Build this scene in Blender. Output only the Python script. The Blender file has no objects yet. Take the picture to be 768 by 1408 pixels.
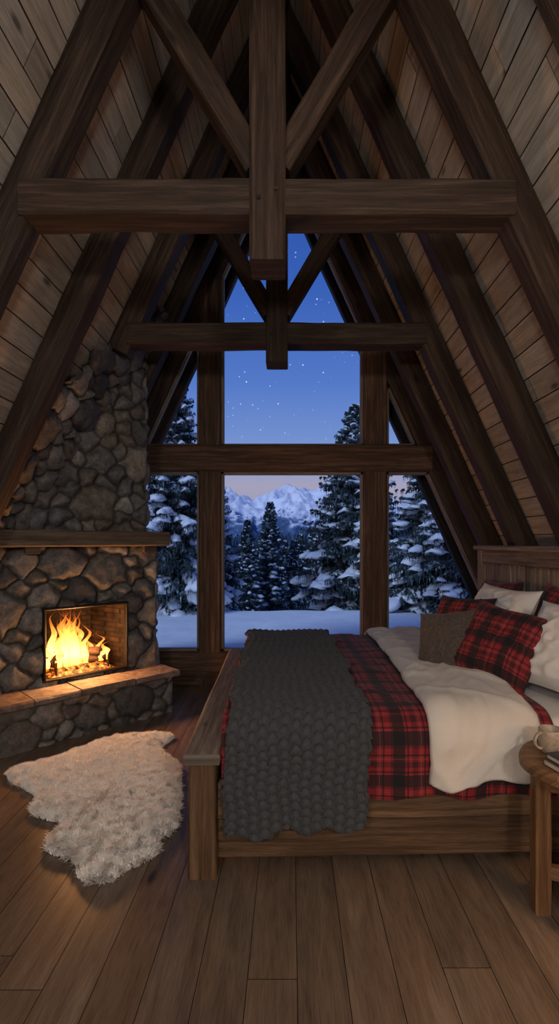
import bpy, math, random
import numpy as np
from mathutils import Vector, Matrix, noise
random.seed(7); np.random.seed(7)
scene = bpy.context.scene
scene.view_settings.view_transform = 'Standard'
COL = scene.collection
def V(*a): return Vector(a)
def N(x,y,z=0.0): return noise.noise(Vector((x,y,z)))

# ---------------------------------------------------------------- mesh helpers
class MB:
    def __init__(s): s.v=[]; s.f=[]; s.uv=[]; s.c=[]
    def face(s, idx, uvs=None, col=(1,1,1)):
        s.f.append(tuple(idx)); s.uv.append(uvs or [(0,0)]*len(idx)); s.c.append(col)
def mk(name, mb, mat, smooth=False, parent=None, mw=None):
    me=bpy.data.meshes.new(name)
    me.from_pydata([tuple(p) for p in mb.v],[],mb.f)
    uvl=me.uv_layers.new(name='UVMap')
    flat=np.array([c for f in mb.uv for uv in f for c in uv],dtype=np.float32)
    uvl.data.foreach_set('uv',flat)
    ca=me.color_attributes.new(name='Col',type='FLOAT_COLOR',domain='CORNER')
    cc=np.array([ (c[0],c[1],c[2],1.0) for c,f in zip(mb.c,mb.f) for _ in f],dtype=np.float32).ravel()
    ca.data.foreach_set('color',cc)
    if mat: 
        for m in (mat if isinstance(mat,list) else [mat]): me.materials.append(m)
    if smooth: me.polygons.foreach_set('use_smooth',[True]*len(me.polygons))
    me.update()
    o=bpy.data.objects.new(name,me); COL.objects.link(o)
    if parent: o.parent=parent
    if mw is not None: o.matrix_world=mw
    return o
def mk_np(name, verts, faces, mat, uv=None, col=None, smooth=True, parent=None, mw=None):
    me=bpy.data.meshes.new(name)
    nv=len(verts); nf,k=faces.shape
    me.vertices.add(nv); me.vertices.foreach_set('co',np.asarray(verts,dtype=np.float32).ravel())
    me.loops.add(nf*k); me.loops.foreach_set('vertex_index',faces.astype(np.int32).ravel())
    me.polygons.add(nf); me.polygons.foreach_set('loop_start',np.arange(0,nf*k,k,dtype=np.int32))
    me.polygons.foreach_set('loop_total',np.full(nf,k,dtype=np.int32))
    if smooth: me.polygons.foreach_set('use_smooth',np.ones(nf,dtype=bool))
    me.update(calc_edges=True); me.validate()
    if uv is not None:
        l=me.uv_layers.new(name='UVMap'); l.data.foreach_set('uv',np.asarray(uv,dtype=np.float32)[faces.ravel()].ravel())
    if col is not None:
        ca=me.color_attributes.new(name='Col',type='FLOAT_COLOR',domain='POINT')
        c4=np.ones((nv,4),dtype=np.float32); c4[:,:3]=col; ca.data.foreach_set('color',c4.ravel())
    me.materials.append(mat)
    o=bpy.data.objects.new(name,me); COL.objects.link(o)
    if parent: o.parent=parent
    if mw is not None: o.matrix_world=mw
    return o
def grid_faces(nu,nv):
    i=np.arange(nu-1)[:,None]*nv+np.arange(nv-1)[None,:]; i=i.ravel()
    return np.stack([i,i+nv,i+nv+1,i+1],1)
def empty(name, mw=None):
    e=bpy.data.objects.new(name,None); COL.objects.link(e)
    e.empty_display_size=.2
    if mw is not None: e.matrix_world=mw
    return e

def beam(mb,p0,p1,w,h,up=(0,0,1),seg=0,jit=.003,ch=.008,col=(1,1,1)):
    p0=Vector(p0);p1=Vector(p1); d=(p1-p0); L=d.length; d.normalize()
    side=d.cross(Vector(up)).normalized(); u2=side.cross(d).normalized()
    seg=seg or max(2,int(L/.12)); a=w/2;b=h/2
    sec=[(-a+ch,-b),(a-ch,-b),(a,-b+ch),(a,b-ch),(a-ch,b),(-a+ch,b),(-a,b-ch),(-a,-b+ch)]
    per=[0]
    for i in range(8):
        q=sec[(i+1)%8]; r=sec[i]; per.append(per[-1]+math.hypot(q[0]-r[0],q[1]-r[1]))
    off=random.random()*20; base=len(mb.v); sd=random.random()*50
    for i in range(seg+1):
        t=i/seg; c=p0+d*(L*t)
        for j,(x,y) in enumerate(sec):
            k=jit*(N(t*L*2.2+sd,j//2*3.1,1)*1.4+ (random.random()-.5)*.5)
            kk=1+k/max(a,b)
            mb.v.append(c+side*(x*kk)+u2*(y*kk))
    for i in range(seg):
        for j in range(8):
            a0=base+i*8+j; a1=base+i*8+(j+1)%8; b0=a0+8; b1=a1+8
            mb.face((a0,a1,b1,b0),[(L*i/seg+off,per[j]+off),(L*i/seg+off,per[j+1]+off),(L*(i+1)/seg+off,per[j+1]+off),(L*(i+1)/seg+off,per[j]+off)],col)
    for r,idx in ((0,range(7,-1,-1)),(seg,range(8))):
        mb.face([base+r*8+j for j in idx],[(off+sec[j][0]*.2,off+sec[j][1]) for j in idx],tuple(x*.8 for x in col))
def bx(mb,x0,x1,y0,y1,z0,z1,col=(1,1,1),axis=0,ch=.004,jit=.0):
    c=[(x0+x1)/2,(y0+y1)/2,(z0+z1)/2]; s=[x1-x0,y1-y0,z1-z0]
    p0=list(c);p1=list(c); p0[axis]-=s[axis]/2;p1[axis]+=s[axis]/2
    if axis==2: up=(0,1,0); w=s[0];h=s[1]
    elif axis==0: up=(0,0,1); w=s[1];h=s[2]
    else: up=(0,0,1); w=s[0];h=s[2]
    beam(mb,p0,p1,w,h,up,jit=jit,ch=min(ch,w*.3,h*.3),col=col)

# ---------------------------------------------------------------- materials
def newmat(name):
    m=bpy.data.materials.new(name); m.use_nodes=True; nt=m.node_tree
    for n in list(nt.nodes): nt.nodes.remove(n)
    out=nt.nodes.new('ShaderNodeOutputMaterial'); b=nt.nodes.new('ShaderNodeBsdfPrincipled')
    nt.links.new(b.outputs[0],out.inputs[0]); return m,nt,b,out
def nd(nt,t,**k):
    n=nt.nodes.new(t)
    for a,v in k.items(): setattr(n,a,v)
    return n
def ramp(nt,pts,interp='LINEAR'):
    r=nd(nt,'ShaderNodeValToRGB'); cr=r.color_ramp; cr.interpolation=interp
    while len(cr.elements)<len(pts): cr.elements.new(.5)
    for e,(p,c) in zip(cr.elements,pts):
        e.position=p; e.color=(c[0],c[1],c[2],1) if not isinstance(c,(int,float)) else (c,c,c,1)
    return r
def mix(nt,a,b,f,mode='MIX'):
    m=nd(nt,'ShaderNodeMix',data_type='RGBA',blend_type=mode)
    for s,v in ((m.inputs[0],f),(m.inputs[6],a),(m.inputs[7],b)):
        if hasattr(v,'links') or hasattr(v,'is_output'): nt.links.new(v,s)
        elif isinstance(v,(int,float)): s.default_value=v
        else: s.default_value=(v[0],v[1],v[2],1)
    return m.outputs[2]
def mth(nt,op,a,b=None,c=None):
    m=nd(nt,'ShaderNodeMath',operation=op)
    for i,v in enumerate((a,b,c)):
        if v is None: continue
        if isinstance(v,(int,float)): m.inputs[i].default_value=v
        else: nt.links.new(v,m.inputs[i])
    return m.outputs[0]
def noi(nt,vec,scale,detail=5,rough=.55,dist=0):
    n=nd(nt,'ShaderNodeTexNoise'); n.inputs['Scale'].default_value=scale; n.inputs['Detail'].default_value=detail
    n.inputs['Roughness'].default_value=rough; n.inputs['Distortion'].default_value=dist
    if vec is not None: nt.links.new(vec,n.inputs['Vector'])
    return n.outputs[0]
def mapg(nt,src,scale):
    m=nd(nt,'ShaderNodeMapping'); m.inputs['Scale'].default_value=scale; nt.links.new(src,m.inputs[0]); return m.outputs[0]
def bump(nt,b,h,strength=.4,dist=.01):
    bp=nd(nt,'ShaderNodeBump'); bp.inputs['Strength'].default_value=strength; bp.inputs['Distance'].default_value=dist
    nt.links.new(h,bp.inputs['Height']); nt.links.new(bp.outputs[0],b.inputs['Normal'])
def wood(name,c1,c2,c3,rough=.65,gu=1.2,gv=22,bs=.5,knots=True,spec=.3,blotch=.8):
    m,nt,b,out=newmat(name)
    uv=nd(nt,'ShaderNodeUVMap').outputs[0]
    g=noi(nt,mapg(nt,uv,(gu,gv,1)),1.6,8,.62,.6)
    big=noi(nt,mapg(nt,uv,(.8,2.5,1)),1.3,4,.6)
    fine=noi(nt,mapg(nt,uv,(5,90,1)),2.0,3,.6)
    r=ramp(nt,[(.28,c1),(.5,c2),(.72,c3)]); nt.links.new(g,r.inputs[0])
    c=mix(nt,r.outputs[0],(0,0,0),mth(nt,'MULTIPLY',mth(nt,'SUBTRACT',big,.35),blotch))
    fr=ramp(nt,[(.38,.55),(.55,1)]); nt.links.new(fine,fr.inputs[0])
    c=mix(nt,c,fr.outputs[0],.5,'MULTIPLY')
    if knots:
        vo=nd(nt,'ShaderNodeTexVoronoi'); vo.inputs['Scale'].default_value=1.0
        nt.links.new(mapg(nt,uv,(1.5,4.0,1)),vo.inputs['Vector'])
        kr=ramp(nt,[(.03,.12),(.09,1)]); nt.links.new(vo.outputs['Distance'],kr.inputs[0])
        c=mix(nt,c,kr.outputs[0],.8,'MULTIPLY')
    at=nd(nt,'ShaderNodeAttribute',attribute_name='Col')
    c=mix(nt,c,at.outputs[0],1.0,'MULTIPLY')
    nt.links.new(c,b.inputs['Base Color']); b.inputs['Roughness'].default_value=rough
    b.inputs['Specular IOR Level'].default_value=spec
    bump(nt,b,mth(nt,'ADD',mth(nt,'MULTIPLY',fine,.5),g),bs,.006)
    return m
M_beam=wood('timber_dark',(.018,.011,.008),(.045,.028,.019),(.105,.067,.047),.7,bs=1.0)
M_roof=wood('roof_boards',(.29,.26,.23),(.43,.39,.35),(.55,.51,.46),.8,gv=16,bs=.4,blotch=.6)
M_floor=wood('floor_oak',(.105,.074,.053),(.155,.111,.081),(.210,.156,.116),.26,gv=10,bs=.12,spec=.6,blotch=.5)
M_bed=wood('bed_timber',(.060,.034,.019),(.135,.080,.045),(.25,.155,.092),.6,bs=.9)
M_grey=wood('weathered_wood',(.085,.068,.053),(.20,.165,.135),(.37,.32,.265),.75,gv=28,bs=1.0)
M_table=wood('table_wood',(.13,.06,.026),(.26,.13,.06),(.38,.22,.11),.45,bs=.4)
M_mantel=wood('mantel_wood',(.06,.043,.03),(.13,.095,.07),(.23,.18,.135),.7,bs=.8)
M_jamb=wood('window_frame_wood',(.12,.085,.062),(.20,.15,.11),(.28,.21,.16),.5,knots=False,bs=.2)
M_log=wood('charred_log',(.012,.008,.006),(.04,.022,.014),(.10,.05,.03),.9,bs=1.0)

def mat_stone():
    m,nt,b,out=newmat('fieldstone')
    tc=nd(nt,'ShaderNodeTexCoord').outputs['Object']
    at=nd(nt,'ShaderNodeAttribute',attribute_name='Col').outputs[0]
    n1=noi(nt,tc,14,8,.65,.3); n2=noi(nt,tc,60,6,.7)
    r=ramp(nt,[(.3,.42),(.5,.9),(.72,1.5)]); nt.links.new(n1,r.inputs[0])
    r2=ramp(nt,[(.35,.65),(.65,1.25)]); nt.links.new(n2,r2.inputs[0])
    c=mix(nt,at,r.outputs[0],1,'MULTIPLY'); c=mix(nt,c,r2.outputs[0],.8,'MULTIPLY')
    nt.links.new(c,b.inputs['Base Color']); b.inputs['Roughness'].default_value=.75
    b.inputs['Specular IOR Level'].default_value=.35
    bump(nt,b,mth(nt,'ADD',n1,mth(nt,'MULTIPLY',n2,.5)),.7,.012)
    return m
M_stone=mat_stone()
def plain(name,c,rough=.8,nscale=40,amt=.25,bs=.2,metal=0,bd=.004,sheen=0):
    m,nt,b,out=newmat(name)
    tc=nd(nt,'ShaderNodeTexCoord').outputs['Object']; n=noi(nt,tc,nscale,5)
    r=ramp(nt,[(.3,tuple(x*(1-amt) for x in c)),(.7,tuple(min(1,x*(1+amt)) for x in c))]); nt.links.new(n,r.inputs[0])
    nt.links.new(r.outputs[0],b.inputs['Base Color']); b.inputs['Roughness'].default_value=rough; b.inputs['Metallic'].default_value=metal
    if sheen: b.inputs['Sheen Weight'].default_value=sheen
    bump(nt,b,n,bs,bd); return m
M_linen=plain('white_linen',(.70,.65,.585),.85,260,.06,.25,sheen=.1)
M_pillow=plain('white_cotton',(.76,.73,.69),.85,260,.05,.25)
M_brown=plain('brown_wool',(.085,.066,.055),.95,120,.5,.8,sheen=.1)
M_fur=plain('sheepskin_wool',(.94,.91,.87),.95,20,.05,.2)
M_snow=plain('snow',(.84,.89,.95),.6,3,.06,.5,bd=.05)
M_bark=plain('bark',(.03,.022,.018),.9,12,.5,.8)
M_iron=plain('black_iron',(.015,.014,.013),.5,60,.3,.2,metal=.6)
M_mug=plain('stoneware',(.34,.27,.20),.35,90,.25,.1)
M_paper=plain('book_pages',(.6,.53,.42),.9,200,.15,.2)
M_cover=plain('book_cover',(.045,.05,.06),.6,80,.3,.2)
M_cover2=plain('book_cover_brown',(.10,.05,.03),.6,80,.3,.2)
M_brass=plain('aged_brass',(.25,.16,.07),.4,50,.2,.1,metal=.8)
def mat_throw():
    m,nt,b,out=newmat('charcoal_wool'); at=nd(nt,'ShaderNodeAttribute',attribute_name='Col').outputs[0]
    tc=nd(nt,'ShaderNodeTexCoord').outputs['Object']; n=noi(nt,tc,220,4)
    r=ramp(nt,[(.3,.6),(.7,1.35)]); nt.links.new(n,r.inputs[0]); c=mix(nt,at,r.outputs[0],1,'MULTIPLY')
    nt.links.new(c,b.inputs['Base Color']); b.inputs['Roughness'].default_value=.95; b.inputs['Sheen Weight'].default_value=.08; bump(nt,b,n,.6,.003); return m
M_throw=mat_throw()
def mat_needle():
    m,nt,b,out=newmat('conifer_needles'); tc=nd(nt,'ShaderNodeTexCoord').outputs['Object']; n=noi(nt,tc,3.2,6,.7)
    r=ramp(nt,[(.42,(.022,.042,.042)),(.54,(.045,.075,.075)),(.63,(.45,.53,.60))]); nt.links.new(n,r.inputs[0]); nt.links.new(r.outputs[0],b.inputs['Base Color']); b.inputs['Roughness'].default_value=.8; return m
M_needle=mat_needle()
def mat_brick():
    m,nt,b,out=newmat('firebrick')
    tc=nd(nt,'ShaderNodeTexCoord').outputs['Object']
    mp=nd(nt,'ShaderNodeMapping'); mp.inputs['Rotation'].default_value=(math.pi/2,0,0); nt.links.new(tc,mp.inputs[0])
    br=nd(nt,'ShaderNodeTexBrick'); br.inputs['Scale'].default_value=6; br.inputs['Color1'].default_value=(.026,.015,.010,1)
    br.inputs['Color2'].default_value=(.015,.010,.007,1); br.inputs['Mortar'].default_value=(.004,.003,.003,1); br.inputs['Mortar Size'].default_value=.02
    nt.links.new(mp.outputs[0],br.inputs[0]); n=noi(nt,tc,7,5,.6); rr=ramp(nt,[(.35,.12),(.65,1.3)]); nt.links.new(n,rr.inputs[0])
    c=mix(nt,br.outputs[0],rr.outputs[0],1,'MULTIPLY')
    nt.links.new(c,b.inputs['Base Color']); b.inputs['Roughness'].default_value=.7; b.inputs['Specular IOR Level'].default_value=.15
    bump(nt,b,br.outputs['Fac'],-.5,.01); return m
M_brick=mat_brick()
def mat_plaid(name,sc=1.0):
    m,nt,b,out=newmat(name)
    uv=nd(nt,'ShaderNodeUVMap').outputs[0]; sp=nd(nt,'ShaderNodeSeparateXYZ'); nt.links.new(mapg(nt,uv,(sc/.18,sc/.18,1)),sp.inputs[0])
    def bands(o):
        f=mth(nt,'FRACT',o)
        r=ramp(nt,[(0,1.0),(.28,0.0),(.325,.85),(.37,0.0),(.46,0.5),(.60,0.0),(.74,.85),(.785,.0),(.93,.4)],'CONSTANT') 
        nt.links.new(f,r.inputs[0])
        return r.outputs[0],f
    bu,fu=bands(sp.outputs[0]); bv,fv=bands(sp.outputs[1])
    dark=mth(nt,'MULTIPLY',mth(nt,'ADD',bu,bv),.5)
    r=ramp(nt,[(0,(.29,.017,.024)),(.2,(.175,.011,.016)),(.5,(.046,.008,.011)),(1,(.006,.006,.008))]); nt.links.new(dark,r.inputs[0])
    w=noi(nt,mapg(nt,uv,(400,400,1)),1,2)
    wr=ramp(nt,[(.3,.7),(.7,1.2)]); nt.links.new(w,wr.inputs[0])
    c=mix(nt,r.outputs[0],wr.outputs[0],.8,'MULTIPLY')
    ln=mth(nt,'LESS_THAN',mth(nt,'ABSOLUTE',mth(nt,'SUBTRACT',fu,.67)),.010)
    ln2=mth(nt,'LESS_THAN',mth(nt,'ABSOLUTE',mth(nt,'SUBTRACT',fv,.67)),.010)
    l=mth(nt,'MULTIPLY',mth(nt,'MAXIMUM',ln,ln2),.18)
    c=mix(nt,c,(.32,.25,.2),l)
    nt.links.new(c,b.inputs['Base Color']); b.inputs['Roughness'].default_value=.9; b.inputs['Sheen Weight'].default_value=.05
    bump(nt,b,w,.3,.002); return m
M_plaid=mat_plaid('red_tartan')
M_plaid2=mat_plaid('red_tartan_cushion',1.1)
def mat_glass():
    m=bpy.data.materials.new('window_glass'); m.use_nodes=True; nt=m.node_tree
    for n in list(nt.nodes): nt.nodes.remove(n)
    out=nd(nt,'ShaderNodeOutputMaterial'); t=nd(nt,'ShaderNodeBsdfTransparent'); t.inputs[0].default_value=(.96,.975,1,1)
    nt.links.new(t.outputs[0],out.inputs[0]); return m
M_glass=mat_glass()
def mat_flame():
    m=bpy.data.materials.new('flame'); m.use_nodes=True; nt=m.node_tree
    for n in list(nt.nodes): nt.nodes.remove(n)
    out=nd(nt,'ShaderNodeOutputMaterial'); t=nd(nt,'ShaderNodeBsdfTransparent'); e=nd(nt,'ShaderNodeEmission')
    uv=nd(nt,'ShaderNodeUVMap').outputs[0]; sp=nd(nt,'ShaderNodeSeparateXYZ'); nt.links.new(uv,sp.inputs[0])
    r=ramp(nt,[(0,(1,.26,.03)),(.25,(1,.52,.14)),(.6,(1,.34,.05)),(1,(1,.13,.01))]); nt.links.new(sp.outputs[1],r.inputs[0]); nt.links.new(r.outputs[0],e.inputs[0])
    n=noi(nt,mapg(nt,uv,(3,4,1)),2.5,4,.6,.8)
    st=mth(nt,'MULTIPLY',mth(nt,'SUBTRACT',1.15,sp.outputs[1]),6.0); nt.links.new(st,e.inputs[1])
    fac=mth(nt,'MULTIPLY',mth(nt,'SUBTRACT',mth(nt,'ADD',n,.30),mth(nt,'MULTIPLY',sp.outputs[1],.70)),.8)
    fc=nd(nt,'ShaderNodeClamp'); nt.links.new(fac,fc.inputs[0])
    mx=nd(nt,'ShaderNodeMixShader'); nt.links.new(fc.outputs[0],mx.inputs[0]); nt.links.new(t.outputs[0],mx.inputs[1]); nt.links.new(e.outputs[0],mx.inputs[2]); nt.links.new(mx.outputs[0],out.inputs[0])
    return m
M_flame=mat_flame()
def mat_ember():
    m,nt,b,out=newmat('embers'); tc=nd(nt,'ShaderNodeTexCoord').outputs['Object']; n=noi(nt,tc,28,5,.7)
    r=ramp(nt,[(.47,(0,0,0)),(.58,(1,.16,.01)),(.72,(1,.5,.1))]); nt.links.new(n,r.inputs[0])
    nt.links.new(r.outputs[0],b.inputs['Emission Color']); b.inputs['Emission Strength'].default_value=3
    b.inputs['Base Color'].default_value=(.02,.015,.012,1); bump(nt,b,n,1,.02); return m
M_ember=mat_ember()
def mat_emit(name,c,s):
    m,nt,b,out=newmat(name); b.inputs['Base Color'].default_value=(.8,.7,.55,1); b.inputs['Emission Color'].default_value=(*c,1); b.inputs['Emission Strength'].default_value=s; return m
M_shade=mat_emit('lamp_shade',(1,.6,.28),1.2)
def mat_mtn():
    m,nt,b,out=newmat('mountain_snow_rock_haze'); g=nd(nt,'ShaderNodeNewGeometry'); sp=nd(nt,'ShaderNodeSeparateXYZ'); nt.links.new(g.outputs['Normal'],sp.inputs[0])
    tc=nd(nt,'ShaderNodeTexCoord').outputs['Object']; sz=nd(nt,'ShaderNodeSeparateXYZ'); nt.links.new(tc,sz.inputs[0])
    n=noi(nt,tc,.14,10,.72)
    a=mth(nt,'ADD',mth(nt,'MULTIPLY',sp.outputs[2],.55),mth(nt,'MULTIPLY',n,1.1))
    a=mth(nt,'ADD',a,mth(nt,'MULTIPLY',mth(nt,'SUBTRACT',sz.outputs[2],24),.022))
    r=ramp(nt,[(.58,(.050,.095,.18)),(.74,(.12,.20,.35)),(.90,(.97,.96,1.0))]); nt.links.new(a,r.inputs[0])  # distance haze painted in: bluish towards the base, along with snow and rock
    nt.links.new(r.outputs[0],b.inputs['Base Color']); b.inputs['Roughness'].default_value=.9; return m
M_mtn=mat_mtn()
M_hill=plain('forested_slope_hazed',(.045,.08,.14),.9,.25,.6,.8,bd=2)  # bluish tone puts distance haze into the slope's colour
M_far=plain('distant_conifers_hazed',(.040,.078,.13),.9,.6,.6,.3)  # tree colour shifted to blue to stand for air haze

# ---------------------------------------------------------------- room geometry
CX=-.11; AP=5.45; SL=2.19; RD=.165
nl=math.hypot(SL,1); NR=V(SL/nl,0,1/nl); NL=V(-SL/nl,0,1/nl)
DR=V(1/nl,0,-SL/nl); DL=V(-1/nl,0,-SL/nl)
Lslope=AP/SL*nl
Y0,Y1=-2.6,5.2
def tint(a=.18,w=.05):
    k=1+random.uniform(-a,a); t=random.uniform(-w,w); return (k*(1+t),k,k*(1-t))
mb=MB(); w=.165; x=-2.95
while x<2.95:
    y=Y0-random.random()*1.5
    while y<5.12:
        L=random.uniform(1.4,3.2); a=max(y,Y0); bb=min(y+L,5.3)
        if bb-a>.02:
            c=tint(.15,.04); u=random.random()*30; v=random.random()*30; g=.0012; i=len(mb.v)
            mb.v+= [V(x+g,a+g,0),V(x+w-g,a+g,0),V(x+w-g,bb-g,0),V(x+g,bb-g,0),V(x,a,-.006),V(x+w,a,-.006),V(x+w,bb,-.006),V(x,bb,-.006)]
            mb.face((i,i+1,i+2,i+3),[(u,v),(u,v+w),(u+bb-a,v+w),(u+bb-a,v)],c)
            for p,q in ((0,1),(1,2),(2,3),(3,0)): mb.face((i+p,i+4+p,i+4+q,i+q),[(u,v)]*4,(.15,.12,.1))
        y+=L
    x+=w
i=len(mb.v); mb.v+=[V(-2.95,Y0,-.05),V(2.95,Y0,-.05),V(2.95,5.3,-.05),V(-2.95,5.3,-.05)]; mb.face((i,i+1,i+2,i+3),None,(.1,.1,.1))
mk('floor',mb,M_floor)
def roofside(nrm,dwn):
    mb=MB(); base=V(CX,0,AP)+nrm*RD; w=.148; s=-.62; smax=Lslope+.12
    while s<smax:
        y=Y0-random.random()*2
        while y<5.75:
            L=random.uniform(1.3,3.4); a=max(y,Y0); b2=min(y+L,5.75)
            if b2-a>.02:
                c=tint(.16,.04); u=random.random()*30; v=random.random()*30; g=.004; dp=random.uniform(0,.003)
                P=lambda ss,yy,o: base+dwn*ss+nrm*(o)+V(0,yy,0)
                i=len(mb.v)
                mb.v+=[P(s+g,a+.002,dp),P(s+w-g,a+.002,dp),P(s+w-g,b2-.002,dp),P(s+g,b2-.002,dp),P(s,a,.014),P(s+w,a,.014),P(s+w,b2,.014),P(s,b2,.014)]
                mb.face((i,i+1,i+2,i+3),[(u,v),(u,v+w),(u+b2-a,v+w),(u+b2-a,v)],c)
                for p,q in ((0,1),(1,2),(2,3),(3,0)): mb.face((i+p,i+4+p,i+4+q,i+q),[(u,v)]*4,(.25,.22,.2))
            y+=L
        s+=w
    a=base+dwn*(-.62)+nrm*.015; b_=base+dwn*(smax+.1)+nrm*.015
    i=len(mb.v)
    for o in (0,.1):
        mb.v+=[a+nrm*o+V(0,Y0,0),b_+nrm*o+V(0,Y0,0),b_+nrm*o+V(0,5.75,0),a+nrm*o+V(0,5.75,0)]
    for f in ((0,1,2,3),(7,6,5,4),(0,4,5,1),(1,5,6,2),(2,6,7,3),(3,7,4,0)): mb.face([i+k for k in f],None,(.10,.08,.07))
    return mb
m1=roofside(NR,DR); m2=roofside(NL,DL)
n0=len(m1.v); m1.v+=m2.v; m1.f+=[tuple(k+n0 for k in f) for f in m2.f]; m1.uv+=m2.uv; m1.c+=m2.c
mk('ceiling',m1,M_roof)
def rafter(mb,y,side,w=.15,h=RD,zend=0.0):
    nrm=NR if side>0 else NL; dwn=DR if side>0 else DL
    apx=V(CX,y,AP)+nrm*(h/2-.002)
    s1=(AP-zend)/SL*nl
    beam(mb,apx+dwn*(-.1),apx+dwn*s1,w,h,up=nrm,jit=.005,ch=.012,col=tint(.12))
def truss(name,y,leftend=0.0,zk=2.77):
    mb=MB(); Z=3.055
    rafter(mb,y,1); rafter(mb,y,-1,zend=leftend)
    hw=(AP-Z)/SL
    beam(mb,(CX-hw-.06,y-.01,Z),(CX+hw+.06,y-.01,Z),.17,.165,jit=.005,ch=.012,col=tint(.1))
    beam(mb,(CX,y-.015,zk),(CX,y-.015,AP+.12),.165,.19,up=(0,1,0),jit=.004,ch=.012,col=tint(.1))
    zb=Z+.19
    for s in (-1,1):
        p0=V(CX+s*.05,y+.0,zb-.02); p1=V(CX+s*.05+s*.52,y,zb+.86)
        p1=p0+(p1-p0)*1.12
        beam(mb,p0,p1,.12,.13,up=(0,1,0),jit=.004,ch=.01,col=tint(.15))
    for s in (-1,1):
        beam(mb,(CX+s*.04,y-.115,Z+.02*s),(CX+s*.04,y-.09,Z+.02*s),.02,.02,jit=0,ch=.004,col=(.6,.6,.6))
    return mk(name,mb,M_beam)
truss('timber_truss',2.45,zk=2.75); truss('timber_truss',4.0,leftend=2.90,zk=2.83); truss('timber_truss',.2)
for y in (-1.5,-.7,1.05,1.72,3.22):
    mb=MB(); rafter(mb,y,1); rafter(mb,y,-1); mk('rafter_pair',mb,M_beam)
mb=MB(); rafter(mb,4.65,1); rafter(mb,4.65,-1,zend=2.75); mk('rafter_pair',mb,M_beam)
mb=MB(); beam(mb,(CX,Y0,AP+.15),(CX,5.7,AP+.15),.14,.22,jit=.004,ch=.01); mk('ridge_beam',mb,M_beam)
mb=MB(); rafter(mb,5.66,1,w=.1,h=.16); rafter(mb,5.66,-1,w=.1,h=.16); mk('barge_rafters',mb,M_beam)
mb=MB(); yc=5.2
rafter(mb,yc,1,w=.16); rafter(mb,yc,-1,w=.16)
def ztop(x): return AP-abs(x-CX)*SL+.2
PC=(2.0,1.85,1.75)
for xa,xb in ((-.929,-.71),(.7315,.9656)):
    beam(mb,((xa+xb)/2,yc,0),((xa+xb)/2,yc,ztop((xa+xb)/2)),xb-xa,.17,up=(0,1,0),jit=.004,ch=.012,col=PC)
hw=(AP-2.29)/SL
beam(mb,(CX-hw-.08,yc-.015,2.29),(CX+hw+.08,yc-.015,2.29),.19,.265,jit=.004,ch=.012,col=PC)
beam(mb,(-2.45,yc,.169),(2.25,yc,.169),.17,.338,jit=.003,ch=.01,col=PC)
mk('wall_far',mb,M_beam)
XR=lambda z: CX+(AP-z)/SL
XL=lambda z: CX-(AP-z)/SL
polys=[[(XL(.338),.338),(-.929,.338),(-.929,2.16),(XL(2.16),2.16)],
 [(-.71,.338),(.7315,.338),(.7315,2.16),(-.71,2.16)],
 [(.9656,.338),(XR(.338),.338),(XR(2.16),2.16),(.9656,2.16)],
 [(XL(2.42),2.42),(-.929,2.42),(-.929,AP-.819*SL)],
 [(-.71,2.42),(.7315,2.42),(.7315,AP-.8415*SL),(CX,AP),(-.71,AP-.6*SL)],
 [(.9656,2.42),(XR(2.42),2.42),(.9656,AP-1.0756*SL)]]
for k,p in enumerate(polys):
    e=empty('window_%d'%(k+1))
    mb=MB(); n=len(p); cx=sum(a for a,_ in p)/n; cz=sum(b for _,b in p)/n
    for i in range(n):
        a=V(p[i][0],yc,p[i][1]); b=V(p[(i+1)%n][0],yc,p[(i+1)%n][1]); d=(b-a).normalized(); inn=V(-d.z,0,d.x)
        if inn.dot(V(cx,yc,cz)-a)<0: inn=-inn
        beam(mb,a+inn*.014,b+inn*.014,.028,.06,up=(0,1,0),jit=0,ch=.003,col=(1,1,1))
    mk('frame',mb,M_jamb,parent=e)
    mb=MB(); mb.v=[V(a,yc+.01,b) for a,b in p]; mb.face(range(n)); mk('glass',mb,M_glass,parent=e)
mb=MB(); x=-2.8
while x<2.6:
    zt=max(.1,AP+.35-abs(x+.09-CX)*SL+.1); bx(mb,x,x+.18,Y0-.05,Y0,0,zt,col=tint(.15),axis=2,ch=.004); x+=.182
mk('wall_rear',mb,M_roof)

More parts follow.
